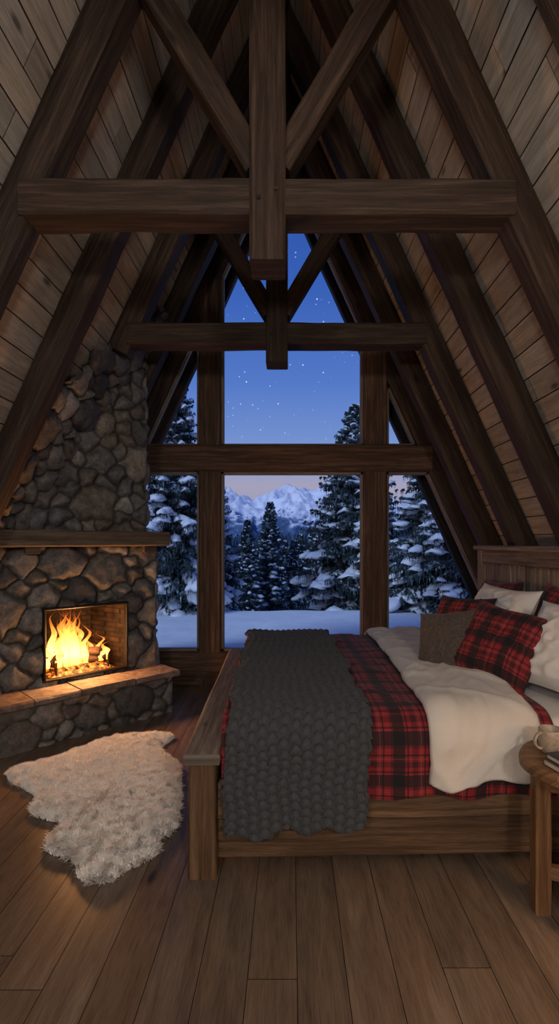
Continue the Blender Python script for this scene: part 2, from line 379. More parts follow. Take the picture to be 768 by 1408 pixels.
# ---------------------------------------------------------------- fireplace
FM=Matrix.Translation((-1.27,4.53,0))@Matrix.Rotation(math.radians(225),4,'Z')
fire=empty('stone_fireplace',FM)
FMn=np.array(FM); FI=np.array(FM.inverted())
pal=np.array([(.165,.162,.160),(.195,.190,.185),(.14,.142,.148),(.235,.225,.215),(.175,.155,.138),(.115,.117,.125),(.20,.178,.158),(.27,.265,.255)])*.92
def stone_panel(name,o,ud,vd,nrm,W,H,cell=.185,amp=.058,res=.011,hole=None,clip=True,seed=1,edge=True,mask=None):
    rng=np.random.RandomState(seed)
    nu=int(W/res)+1; nv=int(H/res)+1
    U,Vv=np.meshgrid(np.linspace(0,W,nu),np.linspace(0,H,nv),indexing='ij')
    S=[];R=[]
    for _ in range(int(W*H/(cell*cell)*90)):
        p=(rng.uniform(-.05,W+.05),rng.uniform(-.05,H+.05)); r=cell*rng.choice([.30,.52,.80],p=[.25,.4,.35])
        if all(((p[0]-q[0])*.85)**2+(p[1]-q[1])**2>((r+t))**2*.72 for q,t in zip(S,R)): S.append(p);R.append(r)
    S=np.array(S);R=np.array(R)
    P=np.stack([U.ravel(),Vv.ravel()],1)
    wx=.014*np.sin(P[:,1]*21+np.sin(P[:,0]*17)*1.5)+.005*np.sin(P[:,1]*51+P[:,0]*33)
    wy=.014*np.sin(P[:,0]*25+np.sin(P[:,1]*19)*1.5)+.005*np.sin(P[:,0]*47-P[:,1]*29)
    Q=P+np.stack([wx,wy],1)
    F1=np.empty(len(P));F2=np.empty(len(P));I=np.empty(len(P),int)
    for a in range(0,len(P),8000):
        q=Q[a:a+8000]; dx=(q[:,None,0]-S[None,:,0])*.85; dy=q[:,None,1]-S[None,:,1]
        D=np.sqrt(dx*dx+dy*dy)-R[None,:]
        idx=np.argpartition(D,1,axis=1)[:,:2]; dd=np.take_along_axis(D,idx,1)
        o_=np.argsort(dd,axis=1); dd=np.take_along_axis(dd,o_,1); idx=np.take_along_axis(idx,o_,1)
        F1[a:a+8000]=dd[:,0];F2[a:a+8000]=dd[:,1];I[a:a+8000]=idx[:,0]
    e=(F2-F1)
    so=rng.uniform(-.35,.5,len(S)); tx=rng.uniform(-.10,.10,len(S)); ty=rng.uniform(-.10,.10,len(S))
    prof=1-np.exp(-np.maximum(e-.008,0)/.034)
    h=prof*(amp*(1+so[I]*.5)+tx[I]*(P[:,0]-S[I,0])+ty[I]*(P[:,1]-S[I,1]))
    hn=np.array([noise.noise(Vector((p[0]*14,p[1]*14,seed*3.3+i*1.7))) for p,i in zip(P,I)])
    h+=prof*hn*.010
    if edge:
        ed=np.minimum(np.minimum(P[:,0],W-P[:,0]),1.0); k=np.clip(ed/.03,0,1); h=h*np.sqrt(k)
    o=np.array(o);ud=np.array(ud);vd=np.array(vd);nrm=np.array(nrm)
    X=o+P[:,:1]*ud+P[:,1:]*vd+h[:,None]*nrm
    c=pal[rng.randint(0,len(pal),len(S))]*rng.uniform(.7,1.25,(len(S),1)); c=c[I]
    m_=np.clip((e-.006)/.012,0,1)[:,None]; c=c*m_+np.array([.032,.030,.028])*(1-m_)
    F=grid_faces(nu,nv)
    ctr=P[F].mean(1)
    keep=np.ones(len(F),bool)
    if hole:
        keep&=~((ctr[:,0]>hole[0])&(ctr[:,0]<hole[1])&(ctr[:,1]>hole[2])&(ctr[:,1]<hole[3]))
    w3=X[F].mean(1); wX=FMn[:3,:3]@w3.T+FMn[:3,3:4]
    if clip:
        lim=CX-((AP-wX[2])/SL+RD*nl/SL+.05)
        keep&=wX[0]>lim
    if mask: keep&=mask(wX)
    F=F[keep]
    if np.cross(ud,vd)@nrm<0: F=F[:,::-1]
    return mk_np(name,X,F,M_stone,uv=P,col=c,parent=fire)
XR_=(1,0,0);UPZ=(0,0,1);OUT=(0,1,0)
stone_panel('chimney_face',(0,-.035,1.45),XR_,UPZ,OUT,1.75,2.4,seed=3)
stone_panel('chimney_side',(0.02,-.72,1.45),(0,1,0),UPZ,(-1,0,0),.70,2.4,seed=5)
stone_panel('surround_face',(-.08,-.01,.3),XR_,UPZ,OUT,2.1,1.13,seed=11,hole=(.312,.985,.09,.635))
stone_panel('surround_side',(-.06,-.75,0),(0,1,0),UPZ,(-1,0,0),.76,1.43,seed=6)
stone_panel('hearth_base',(-.07,.285,0),XR_,UPZ,OUT,2.2,.31,cell=.17,seed=9,amp=.035)
stone_panel('hearth_side',(-.05,0,0),(0,1,0),UPZ,(-1,0,0),.30,.31,cell=.17,seed=10,amp=.03)
bp=V(CX,0,AP)+NL*(RD-.02); sl_=(AP-1.5)/SL*nl
ow=bp+DL*sl_+V(0,3.30,0)
loc=FI@np.array([*ow,1.0]); Rl=FI[:3,:3]
stone_panel('chimney_shoulder',loc[:3],Rl@np.array([0,1.,0]),Rl@np.array(-DL),Rl@np.array(-NL),1.45,2.15,seed=14,clip=False,
    mask=lambda w:(w[1]>3.31)&(w[2]<2.52+(w[1]-3.45)*.98+.06*np.sin(w[1]*17)+.04*np.sin(w[1]*41))&(w[2]>1.5))
mb=MB(); x=-.11
while x<2.0:
    L=random.uniform(.32,.5); c=tuple(k*random.uniform(.85,1.15) for k in (.17,.15,.13))
    bx(mb,x,x+L-.008,-.02,.345+random.uniform(-.008,.008),.30,.352+random.uniform(-.003,.003),col=c,axis=0,ch=.012,jit=.008); x+=L
mk('hearth_slab',mb,M_stone,parent=fire)
mb=MB(); beam(mb,(-.1,.095,1.475),(1.34,.095,1.475),.21,.125,jit=.006,ch=.012)
for xx in (.05,1.0): beam(mb,(xx,.07,1.39),(xx,.12,1.39),.10,.06,jit=.002,ch=.008)
mk('mantel',mb,M_mantel,parent=fire)
fx0,fx1,fz0,fz1=.235,.90,.39,.935
mb=MB()
def quad(mb,a,b,c,d,col=(1,1,1)):
    i=len(mb.v); mb.v+=[V(*a),V(*b),V(*c),V(*d)]; mb.face((i,i+1,i+2,i+3),[(0,0),(1,0),(1,1),(0,1)],col)
yb=-.42; i0,i1=fx0+.1,fx1-.1
quad(mb,(i0,yb,fz0),(i1,yb,fz0),(i1,yb,fz1),(i0,yb,fz1)); quad(mb,(fx0,.03,fz0),(i0,yb,fz0),(i0,yb,fz1),(fx0,.03,fz1)); quad(mb,(fx1,.03,fz0),(i1,yb,fz0),(i1,yb,fz1),(fx1,.03,fz1))
quad(mb,(fx0,.03,fz0),(fx1,.03,fz0),(i1,yb,fz0),(i0,yb,fz0)); quad(mb,(fx0,.03,fz1),(fx1,.03,fz1),(i1,yb,fz1),(i0,yb,fz1))
mk('firebox',mb,M_brick,parent=fire)
mb=MB()
for a,b in (((fx0,.045,fz0),(fx0,.045,fz1)),((fx1,.045,fz0),(fx1,.045,fz1))): beam(mb,a,b,.018,.05,up=(0,1,0),jit=.001,ch=.004)
for z in (fz0,fz1): beam(mb,(fx0-.01,.045,z),(fx1+.01,.045,z),.05,.018,jit=.001,ch=.004)
for k in range(6): beam(mb,(.36+k*.085,-.28,.43),(.36+k*.085,-.02,.43),.012,.012,jit=0,ch=.002)
for k in (.36,.785): beam(mb,(k,-.02,.40),(k,-.02,.50),.014,.014,up=(0,1,0),jit=0,ch=.002)
mk('fire_grate_and_frame',mb,M_iron,parent=fire)
def log(mb,p0,p1,r,seg=10,n=14,col=(1,1,1)):
    p0=V(*p0);p1=V(*p1);d=(p1-p0);L=d.length;d.normalize();s=d.cross(V(0,0,1)) 
    s=s.normalized() if s.length>1e-4 else V(1,0,0)
    u=s.cross(d); b=len(mb.v); sd=random.random()*40
    for i in range(seg+1):
        for j in range(n):
            a=2*math.pi*j/n; rr=r*(1+.18*N(math.cos(a)*1.5+sd,math.sin(a)*1.5,i*.6)); mb.v.append(p0+d*(L*i/seg)+s*(rr*math.cos(a))+u*(rr*math.sin(a)))
    for i in range(seg):
        for j in range(n): mb.face((b+i*n+j,b+i*n+(j+1)%n,b+(i+1)*n+(j+1)%n,b+(i+1)*n+j),[(L*i/seg,j*.02),(L*i/seg,j*.02+.02),(L*(i+1)/seg,j*.02+.02),(L*(i+1)/seg,j*.02)],col)
    mb.face([b+j for j in range(n-1,-1,-1)],None,(2.2,2,1.8)); mb.face([b+seg*n+j for j in range(n)],None,(2.2,2,1.8))
mb=MB(); log(mb,(.34,-.22,.485),(.80,-.18,.475),.042); log(mb,(.36,-.09,.475),(.78,-.12,.48),.038); log(mb,(.42,-.05,.53),(.70,-.27,.56),.036); log(mb,(.78,-.08,.50),(.52,-.2,.62),.033); log(mb,(.36,-.12,.52),(.56,-.24,.62),.03)
mk('logs',mb,M_log,smooth=True,parent=fire)
nu,nv=50,36; vs=[]
for i in range(nu):
    for j in range(nv):
        a=i/(nu-1);b=j/(nv-1); xx=.31+.52*a; yy=-.34+.34*b; k=min(1,min(a,1-a,b,1-b)*5)
        vs.append((xx,yy,.392+k*(.055+.03*N(xx*22,yy*22,2)+.012*N(xx*60,yy*60,2))))
mk_np('ember_bed',np.array(vs),grid_faces(nu,nv),M_ember,parent=fire)
mb=MB()
for k in range(44):
    t=random.gauss(.65,.12); t=min(.83,max(.36,t)); y0_=random.uniform(-.28,-.05); H=random.uniform(.26,.54)*(1-abs(t-.66)*2.1); H=min(.46,max(H,.08)); W=random.uniform(.018,.042); sd=random.random()*90; b=len(mb.v); S_=18;n=8
    for i in range(S_+1):
        q=i/S_; r=W*(math.sin(math.pi*min(1,q*.75+.25))**.8)*(1-q**1.6)+.0006
        ox=.07*N(sd,q*3.6,0)*q*1.6; oy=.05*N(sd+9,q*3.2,0)*q
        for j in range(n):
            a=2*math.pi*j/n; mb.v.append(V(t+ox+r*math.cos(a),y0_+oy+r*.6*math.sin(a),.45+H*q))
    for i in range(S_):
        for j in range(n): mb.face((b+i*n+j,b+i*n+(j+1)%n,b+(i+1)*n+(j+1)%n,b+(i+1)*n+j),[(j/n+k,i/S_),((j+1)/n+k,i/S_),((j+1)/n+k,(i+1)/S_),(j/n+k,(i+1)/S_)])
mk('flames',mb,M_flame,smooth=True,parent=fire)

# ---------------------------------------------------------------- bed
BM=Matrix.Translation((-.455,2.183,0))@Matrix.Rotation(math.radians(1.5),4,'Z')
bed=empty('bed',BM)
mb=MB()
bx(mb,.015,.135,.0,.12,0,.505,col=(1.15,1.1,1.05),axis=2,ch=.008,jit=.005)
bx(mb,.015,.135,1.98,2.10,0,.505,axis=2,ch=.008,jit=.005)
for z0,z1 in ((.12,.30),(.305,.50)): bx(mb,.05,.11,.12,1.98,z0,z1,col=tint(.1),axis=1,ch=.006,jit=.003)
mk('footboard',mb,M_bed,parent=bed)
mb=MB(); beam(mb,(.075,-.03,.527),(.075,2.13,.527),.16,.046,jit=.005,ch=.009); mk('footboard_cap',mb,M_grey,parent=bed)
mb=MB()
for y in (.05,2.0):
    bx(mb,.135,2.13,y,y+.05,.06,.225,col=(.85,.8,.75),axis=0,ch=.006,jit=.004); bx(mb,.135,2.13,y-.008,y+.05,.23,.40,col=(1.15,1.1,1.05),axis=0,ch=.006,jit=.004)
bx(mb,.14,2.13,.1,2.0,.22,.27,axis=0)
mk('side_rails',mb,M_bed,parent=bed)
mb=MB(); hx=2.13
for y in (-.02,2.05): bx(mb,hx-.02,hx+.07,y,y+.09,0,1.40,col=tint(.1),axis=2,ch=.008,jit=.003)
y=.07
while y<2.04:
    w=min(random.uniform(.085,.13),2.05-y); bx(mb,hx+.012+random.uniform(-.004,.004),hx+.045,y,y+w-.004,.1,1.31,col=tint(.25),axis=2,ch=.005,jit=.002); y+=w
bx(mb,hx-.015,hx+.065,-.03,2.15,1.28,1.35,col=(.9,.85,.8),axis=1,ch=.006,jit=.003); bx(mb,hx-.04,hx+.075,-.06,2.18,1.38,1.42,col=(1.1,1.05,1),axis=1,ch=.008,jit=.003)
bx(mb,hx-.01,hx+.06,-.02,2.14,1.33,1.39,col=(.95,.9,.85),axis=1)
mk('headboard',mb,M_grey,parent=bed)
y0,y1,zt,rr=.03,2.06,.665,.10
def prof(s,off):
    r=rr+off; L1=math.pi/2*r; Wf=(y1-y0)-2*rr
    if s<0: return (y0-off,zt-rr+s,-1,0)
    if s<L1:
        a=s/r; return (y0+rr-r*math.cos(a),zt-rr+r*math.sin(a),-math.cos(a),math.sin(a))
    s2=s-L1
    if s2<Wf:
        return (y0+rr+s2,zt+off+.015*math.sin(math.pi*s2/Wf),0,1)
    s3=s2-Wf
    if s3<L1:
        a=s3/r; return (y1-rr+r*math.sin(a),zt-rr+r*math.cos(a),math.sin(a),math.cos(a))
    return (y1+off,zt-rr-(s3-L1),1,0)
def total(off): return math.pi*(rr+off)+(y1-y0)-2*rr
def drape(name,x0f,x1f,zn,zf,off,disp,mat,res,thick,mw=BM,colf=None):
    T=total(off); nx=int((x1f(0)-x0f(0))/res)+1; ns=int((T+(zt-rr)*2-zn(0)-zf)/res)+1
    P=np.empty((nx*ns,3));UVs=np.empty((nx*ns,2)); C=np.ones((nx*ns,3)); k=0
    for i in range(nx):
        a=i/(nx-1)
        for j in range(ns):
            b=j/(ns-1)
            x=x0f(b)*(1-a)+x1f(b)*a
            s=-(zt-rr-zn(a))*(1-b)+(T+(zt-rr-zf))*b
            y,z,ny,nz=prof(s,off); h=disp(x,s,a,b)
            dx=0
            if isinstance(h,tuple): h,dx=h
            P[k]=(x+dx,y+ny*h,z+nz*h); UVs[k]=(x,s)
            if colf: C[k]=colf(x,s)
            k+=1
    o=mk_np(name,P,grid_faces(nx,ns)[:,::-1],mat,uv=UVs,mw=mw,col=C)
    if thick:
        sm=o.modifiers.new('Solidify','SOLIDIFY'); sm.thickness=thick; sm.offset=-1
    return o
drape('mattress',lambda b:.15,lambda b:2.12,lambda a:.36,.36,-.02,lambda x,s,a,b:.006*N(x*3,s*3,4)+(-.03*max(0,1-min(a,1-a)/.03)),M_pillow,.025,0.0)
def fold(x,s,amp,f,sd):
    d=max(0,-s)
    return amp*min(1,d*4)*(math.sin(x*f+1.8*N(x*3,sd,0)*2+sd)+.6*N(x*9,d*2,sd))
def ridg(x,s,sd): return (1-min(1,abs(N(x,s,sd))*3.2))**2
drape('plaid_blanket',lambda b:.155,lambda b:1.62,lambda a:.335+.012*math.sin(a*23),.35,.008,lambda x,s,a,b:.010+.010*N(x*4,s*4,1)+.006*ridg(x*5+s,s*3,2)+fold(x,s,.010,26,1),M_plaid,.014,.006)
def duv(x,s,a,b):
    pf=1-math.exp(-min(a,1-a)/.05)
    d=max(0,-s)
    h=.012+.028*pf+.018*N(x*3.5,s*3,7)+.011*ridg(x*4+s*2.5,s*2.0-x,3)+.006*ridg(x*8-s*3,s*5,13)+fold(x,s,.014,18,4)
    return (h, .02*N(s*3,a*2,8)+ .05*d*N(x*4,2,2))
drape('white_duvet',lambda b:1.06+.09*b,lambda b:1.54+.02*b,lambda a:.40+.06*a*a-.02*math.sin(a*9),.36,.018,duv,M_linen,.010,.02)
cw=.046; rw=.040
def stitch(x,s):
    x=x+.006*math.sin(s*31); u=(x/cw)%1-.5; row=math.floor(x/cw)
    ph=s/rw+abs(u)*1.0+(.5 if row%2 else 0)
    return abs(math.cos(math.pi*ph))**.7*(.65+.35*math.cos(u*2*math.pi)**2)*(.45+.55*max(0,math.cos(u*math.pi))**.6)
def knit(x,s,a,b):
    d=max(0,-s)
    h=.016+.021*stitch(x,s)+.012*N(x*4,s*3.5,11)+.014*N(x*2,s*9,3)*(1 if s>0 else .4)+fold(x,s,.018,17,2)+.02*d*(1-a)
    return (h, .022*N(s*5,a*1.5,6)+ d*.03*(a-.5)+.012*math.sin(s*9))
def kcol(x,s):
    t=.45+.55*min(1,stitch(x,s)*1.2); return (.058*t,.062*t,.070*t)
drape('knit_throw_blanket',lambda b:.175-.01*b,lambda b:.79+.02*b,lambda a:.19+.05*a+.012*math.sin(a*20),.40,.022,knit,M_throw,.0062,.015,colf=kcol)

def cushion(name,W,H,T,mat,loc,lean,yaw,roll=0,seam=True,sd=0,n=44):
    P=[];UVs=[]
    for side in (1,-1):
        for i in range(n):
            for j in range(n):
                u=-1+2*i/(n-1); v=-1+2*j/(n-1)
                ex=u*(1-.09*(1-v*v)*abs(u)); ez=v*(1-.09*(1-u*u)*abs(v))
                th=(max(0,(1-u**4))*max(0,(1-v**4)))**.62
                th*=1-.12*(u*u+v*v)
                edge=min(1,4*min(1-abs(u),1-abs(v)))
                wr=(.06*N(u*2.2+sd,v*2.2,side)+.045*N(u*6+sd,v*6,side*2)+.06*ridg(u*2.5+sd,v*2.5,side))*edge
                P.append((ex*W/2,side*(th*T/2*(1+wr*3)),ez*H/2+ .01*N(u*1.5,sd)*1)); UVs.append((u*W/2+sd,v*H/2+sd*.3))
    g=grid_faces(n,n); F=np.concatenate([g[:,::-1],g+n*n])
    M=Matrix.Translation(loc)@Matrix.Rotation(math.radians(yaw),4,'Z')@Matrix.Rotation(math.radians(-lean),4,'X')@Matrix.Rotation(math.radians(roll),4,'Y')
    return mk_np(name,np.array(P),F,mat,uv=np.array(UVs),mw=M)
cushion('white_pillow',.64,.48,.19,M_pillow,(1.40,2.49,.91),32,-66,3,sd=1)
cushion('white_pillow',.66,.48,.18,M_pillow,(1.38,3.42,.93),26,-80,0,sd=2)
cushion('plaid_pillow',.60,.46,.15,M_plaid2,(1.60,2.98,.95),16,-86,2,sd=3)
cushion('plaid_pillow',.60,.46,.15,M_plaid2,(1.54,3.86,.94),18,-86,-3,sd=4)
cushion('plaid_pillow',.48,.45,.17,M_plaid2,(1.13,2.76,.895),34,-50,10,sd=5)
cushion('plaid_pillow',.46,.44,.16,M_plaid2,(1.12,3.40,.885),28,-60,-3,sd=6)
cushion('lumbar_pillow',.36,.38,.15,M_brown,(.905,2.98,.865),24,-46,-10,sd=7)

# ---------------------------------------------------------------- nightstand
NX,NY=1.13,1.95
ns=empty('nightstand',Matrix.Translation((NX,NY,0)))
def lathe(mb,prof_,n=48,jit=0,sd=0,col=(1,1,1),cx=0,cy=0):
    b=len(mb.v)
    for (r,z) in prof_:
        for j in range(n):
            a=2*math.pi*j/n; k=1+jit*N(math.cos(a)*1.4+sd,math.sin(a)*1.4,0); mb.v.append(V(cx+r*k*math.cos(a),cy+r*k*math.sin(a),z))
    for i in range(len(prof_)-1):
        for j in range(n):
            q=(b+i*n+j,b+i*n+(j+1)%n,b+(i+1)*n+(j+1)%n,b+(i+1)*n+j)
            mb.face(q,[(mb.v[k].x,mb.v[k].y+mb.v[k].z) for k in q],col)
mb=MB(); lathe(mb,[(.001,.565),(.217,.565),(.232,.575),(.235,.60),(.230,.612),(.220,.616),(.001,.616)],jit=.06); mk('top',mb,M_table,smooth=False,parent=ns)
mb=MB()
for sx,sy in ((-1,.35),(-.35,-1),(1,-.35),(.35,1)): bx(mb,sx*.150-.030,sx*.150+.030,sy*.150-.030,sy*.150+.030,0,.565,col=tint(.1),axis=2,ch=.006,jit=.002)
for z in (.16,.50):
    beam(mb,(-.15,.0525,z),(.15,-.0525,z),.04,.05,jit=.002,ch=.005); beam(mb,(-.0525,-.15,z),(.0525,.15,z),.04,.05,jit=.002,ch=.005)
mk('legs',mb,M_table,parent=ns)
mb=MB(); lathe(mb,[(.001,.0),(.034,0),(.040,.006),(.045,.03),(.047,.06),(.046,.092),(.044,.095),(.042,.092),(.042,.03),(.036,.010),(.001,.010)],n=40)
b=len(mb.v); S_=16;n=10
for i in range(S_+1):
    a=math.pi*(.5+i/S_); c=V(-.043+.030*math.cos(a),0,.05+.030*math.sin(a)); nr=V(math.cos(a),0,math.sin(a))
    for j in range(n):
        t=2*math.pi*j/n; mb.v.append(c+nr*(.006*math.cos(t))+V(0,.008*math.sin(t),0))
for i in range(S_):
    for j in range(n): mb.face((b+i*n+j,b+i*n+(j+1)%n,b+(i+1)*n+(j+1)%n,b+(i+1)*n+j))
mk('coffee_mug',mb,M_mug,smooth=True,mw=Matrix.Translation((1.03,2.02,.616))@Matrix.Rotation(math.radians(12),4,'Z'))
bk=empty('book_stack',Matrix.Translation((1.05,1.87,.616))@Matrix.Rotation(math.radians(14),4,'Z'))
z=0
for k,(w_,d_,t_,mm) in enumerate(((.19,.13,.024,M_cover2),(.17,.12,.020,M_cover))):
    mb=MB(); bx(mb,-w_/2,w_/2,-d_/2,d_/2,z,z+.003,axis=0,ch=.001); bx(mb,-w_/2,w_/2,-d_/2,d_/2,z+t_-.003,z+t_,axis=0,ch=.001); bx(mb,-w_/2,w_/2,-d_/2,-d_/2+.004,z,z+t_,axis=0,ch=.001)
    mk('cover_%d'%k,mb,mm,parent=bk)
    mb=MB(); bx(mb,-w_/2+.004,w_/2-.004,-d_/2+.004,d_/2-.005,z+.003,z+t_-.003,axis=0,ch=.001); mk('pages_%d'%k,mb,M_paper,parent=bk); z+=t_
lamp=empty('floor_lamp',Matrix.Translation((1.45,1.05,0)))
mb=MB(); lathe(mb,[(.001,0),(.14,0),(.14,.015),(.02,.03),(.012,.05),(.012,1.2),(.001,1.2)],n=32); mk('stand',mb,M_brass,smooth=True,parent=lamp)
mb=MB(); lathe(mb,[(.16,1.12),(.11,1.36)],n=40); mk('shade',mb,M_shade,smooth=True,parent=lamp)

# ---------------------------------------------------------------- sheepskin rug
out=np.array([(-1.78,3.21),(-1.59,3.38),(-1.35,3.72),(-1.10,3.82),(-.86,3.80),(-.90,3.55),(-.70,3.27),(-.60,2.84),(-.56,2.545),(-.62,2.44),(-.60,2.33),(-.69,2.227),(-.77,2.12),(-.90,2.15),(-.98,2.27),(-1.14,2.35),(-1.20,2.48),(-1.17,2.58),(-1.38,2.69),(-1.46,2.88),(-1.72,3.08)])
def catmull(P,n=6):
    R=[]
    for i in range(len(P)):
        p0,p1,p2,p3=P[i-1],P[i],P[(i+1)%len(P)],P[(i+2)%len(P)]
        for k in range(n):
            t=k/n; R.append(.5*((2*p1)+(-p0+p2)*t+(2*p0-5*p1+4*p2-p3)*t*t+(-p0+3*p1-3*p2+p3)*t**3))
    return np.array(R)
po=catmull(out)
cen=po.mean(0); po=cen+(po-cen)*.955
def inside(X):
    x=X[:,0];y=X[:,1]; r=np.zeros(len(X),bool); j=len(po)-1
    for i in range(len(po)):
        xi,yi=po[i];xj,yj=po[j]
        c=((yi>y)!=(yj>y))&(x<(xj-xi)*(y-yi)/(yj-yi+1e-12)+xi); r^=c; j=i
    return r
def edist(X):
    D=np.full(len(X),9.)
    for i in range(len(po)):
        a=po[i-1];b=po[i];ab=b-a; t=np.clip(((X-a)@ab)/(ab@ab+1e-12),0,1); D=np.minimum(D,np.hypot(*(X-(a+t[:,None]*ab)).T))
    return D
lo=po.min(0);hi=po.max(0)
gx=np.arange(lo[0],hi[0],.02);gy=np.arange(lo[1],hi[1],.02); G=np.stack(np.meshgrid(gx,gy,indexing='ij'),-1).reshape(-1,2)
ins=inside(G); ed=edist(G)
def hgt(X,ed): return .006+.045*np.clip(ed/.10,0,1)**.6
Z=hgt(G,ed); F=grid_faces(len(gx),len(gy)); F=F[ins[F].all(1)]
rug=empty('sheepskin_rug')
o=mk_np('hide',np.column_stack([G,Z]),F,M_fur,uv=G,parent=rug)
NS=110000
X=np.random.uniform(lo,hi,(NS*2,2)); X=X[inside(X)][:NS]; ed=edist(X); z0=hgt(X,ed)
a=np.array([[N(p[0]*7,p[1]*7,1),N(p[0]*7,p[1]*7,9),N(p[0]*22,p[1]*22,3),N(p[0]*22,p[1]*22,13),N(p[0]*18,p[1]*18,23)] for p in X])
rad=(X-cen); rad/=np.linalg.norm(rad,axis=1)[:,None]+1e-6
d=rad*.4+a[:,:2]*.5+a[:,2:4]*.8+np.random.normal(0,.25,X.shape)
L=np.random.uniform(.026,.040,len(X))*(1+.4*a[:,4])
P0=np.column_stack([X,z0-.006]); d3=np.column_stack([d,np.full(len(X),1.1)+a[:,4]*.6-.5*np.exp(-ed/.03)]); d3/=np.linalg.norm(d3,axis=1)[:,None]
P1=P0+d3*(L*.55)[:,None]; d4=d3.copy(); d4[:,:2]+=a[:,2:4]*1.0; d4[:,2]-=.5; P2=P1+d4*(L*.5)[:,None]; P2[:,2]=np.maximum(P2[:,2],.004); P1[:,2]=np.maximum(P1[:,2],.004)
an=np.random.uniform(0,math.pi,len(X)); s3=np.column_stack([np.cos(an),np.sin(an),np.zeros(len(X))])*.0020
VV=np.stack([P0-s3,P0+s3,P1-s3*.8,P1+s3*.8,P2-s3*.15,P2+s3*.15],1).reshape(-1,3)
i=np.arange(len(X))*6; FF=np.concatenate([np.stack([i,i+1,i+3,i+2],1),np.stack([i+2,i+3,i+5,i+4],1)])
mk_np('wool',VV,FF,M_fur,uv=VV[:,:2],parent=rug)

# ---------------------------------------------------------------- exterior
def terrain(x,y):
    if y<9.5: z=.10+.05*N(x*.5,y*.5,3)+.05*(y-5.3)/4
    else:
        t=y-9.5; z=.15-.42*t*min(1,t/2)+.4*N(x*.15,y*.15,1)*min(1,t/3)
        if t>26: z=.15-.42*26-(t-26)*.02
    if y>60: z+= (y-60)*.10
    z+=max(0,abs(x)-14)*.08*(1 if y>9 else 0)
    return z
nx,ny=110,150; vs=[]
xs=np.linspace(-60,60,nx); xs=np.sign(xs)*np.abs(xs/60)**1.8*60
ysr=5.34+np.linspace(0,1,ny)**2.2*115
for x in xs:
    for y in ysr: vs.append((x,y,terrain(x,y)+.03*N(x*1.6,y*1.6,7)))
mk_np('snowy_ground',np.array(vs),grid_faces(nx,ny),M_snow)

def conifer(name,H,R,seed,nb=330,snowp=.8):
    rng=random.Random(seed); mbn=MB(); mbs=MB()
    t_=MB(); log(t_,(0,0,0),(0,0,H*.6),R*.06,seg=8,n=8); log(t_,(0,0,H*.58),(0,0,H*.99),R*.025,seg=6,n=6)
    for k in range(nb):
        q=(k+.5)/nb; t=.06+.93*q**.85; z0=H*t; L=(R*(1-t)**.8*rng.uniform(.62,1.15)+.05*H*.05+.05); az=k*2.39996+rng.uniform(-.4,.4)
        ca,sa=math.cos(az),math.sin(az); droop=(.25+.45*(1-t))*rng.uniform(.6,1.3); rise=.30*(t)
        K=7; sp=[]
        for i in range(K+1):
            f=i/K; r=L*f; z=z0+L*(rise*f-droop*f**1.4+.14*f**3); sp.append(V(r*ca,r*sa,z))
        sidev=V(-sa,ca,0)
        for i in range(1,K+1):
            f=i/K; c=sp[i]; fw=(sp[i]-sp[i-1]).normalized(); tl=(.40*L*(1.12-f)+.05)
            for sgn in (-1,1):
                tip=c+fw*tl*.6+sidev*(sgn*tl*.9)+V(0,0,-.30*tl*rng.uniform(.3,1.8))
                n_=3
                for m in range(n_):
                    g0=m/n_; a_=c.lerp(tip,g0); b_=c.lerp(tip,min(1.08,g0+.55)); wv=(tip-c).cross(V(0,0,1)).normalized()*(.030+.018*L)*(1.1-g0)
                    dd=V(0,0,-.055*rng.uniform(.6,1.8)); md=a_.lerp(b_,.5)
                    i0=len(mbn.v); mbn.v+=[a_,md+wv+dd,b_,md-wv+dd]; mbn.face((i0,i0+1,i0+2,i0+3))
                for h_ in (.3,.7):
                    i0=len(mbn.v); md=c.lerp(tip,h_); dn=V(0,0,-(.07+.12*L)*rng.uniform(.6,1.4)); e_=(tip-c)*.13
                    mbn.v+=[md-e_,md+e_,md+e_*.2+dn]; mbn.face((i0,i0+1,i0+2))
        ncl=rng.choice([0,1,2,2,3,3]) if rng.random()<snowp else 0
        for _ in range(ncl):
            fc_=rng.uniform(.35,.97); sz=rng.uniform(.10,.24); f0=max(.1,fc_-sz*.9); f1=min(1.06,fc_+sz*.9)
            off_=sidev*(rng.uniform(-.22,.22)*L*(1.1-fc_)); S_=5;n=7; b=len(mbs.v); wd=L*rng.uniform(.08,.19)+.03; th=(.030+.065*L*rng.uniform(.5,1.2)); sd=rng.random()*50
            for i in range(S_+1):
                f=f0+(f1-f0)*i/S_; ii=min(K-1,int(min(f,.999)*K)); c=sp[ii].lerp(sp[ii+1],f*K-ii)+off_
                e=max(.10,math.sin(math.pi*(i+.25)/(S_+.5)))**.6
                for j in range(n):
                    a=2*math.pi*j/n; k_=1+.7*N(i*.9+sd,j*.9,3)
                    mbs.v.append(c+sidev*(wd*e*k_*math.cos(a))+V(0,0,max(-.45,math.sin(a))*th*e*k_+.015-abs(math.cos(a))*wd*.45*e))
            for i in range(S_):
                for j in range(n): mbs.face((b+i*n+j,b+i*n+(j+1)%n,b+(i+1)*n+(j+1)%n,b+(i+1)*n+j))
            mbs.face([b+j for j in range(n)]); mbs.face([b+S_*n+j for j in range(n)])
    me=MB(); mi=[]
    for q,mm in enumerate((mbn,mbs,t_)):
        o0=len(me.v); me.v+=mm.v; me.f+=[tuple(x+o0 for x in f) for f in mm.f]; me.uv+=mm.uv; me.c+=mm.c; mi+=[q]*len(mm.f)
    o=mk(name,me,[M_needle,M_snow,M_bark]); o.data.polygons.foreach_set('material_index',mi)
    o.data.polygons.foreach_set('use_smooth',[k==1 for k in mi]); return o
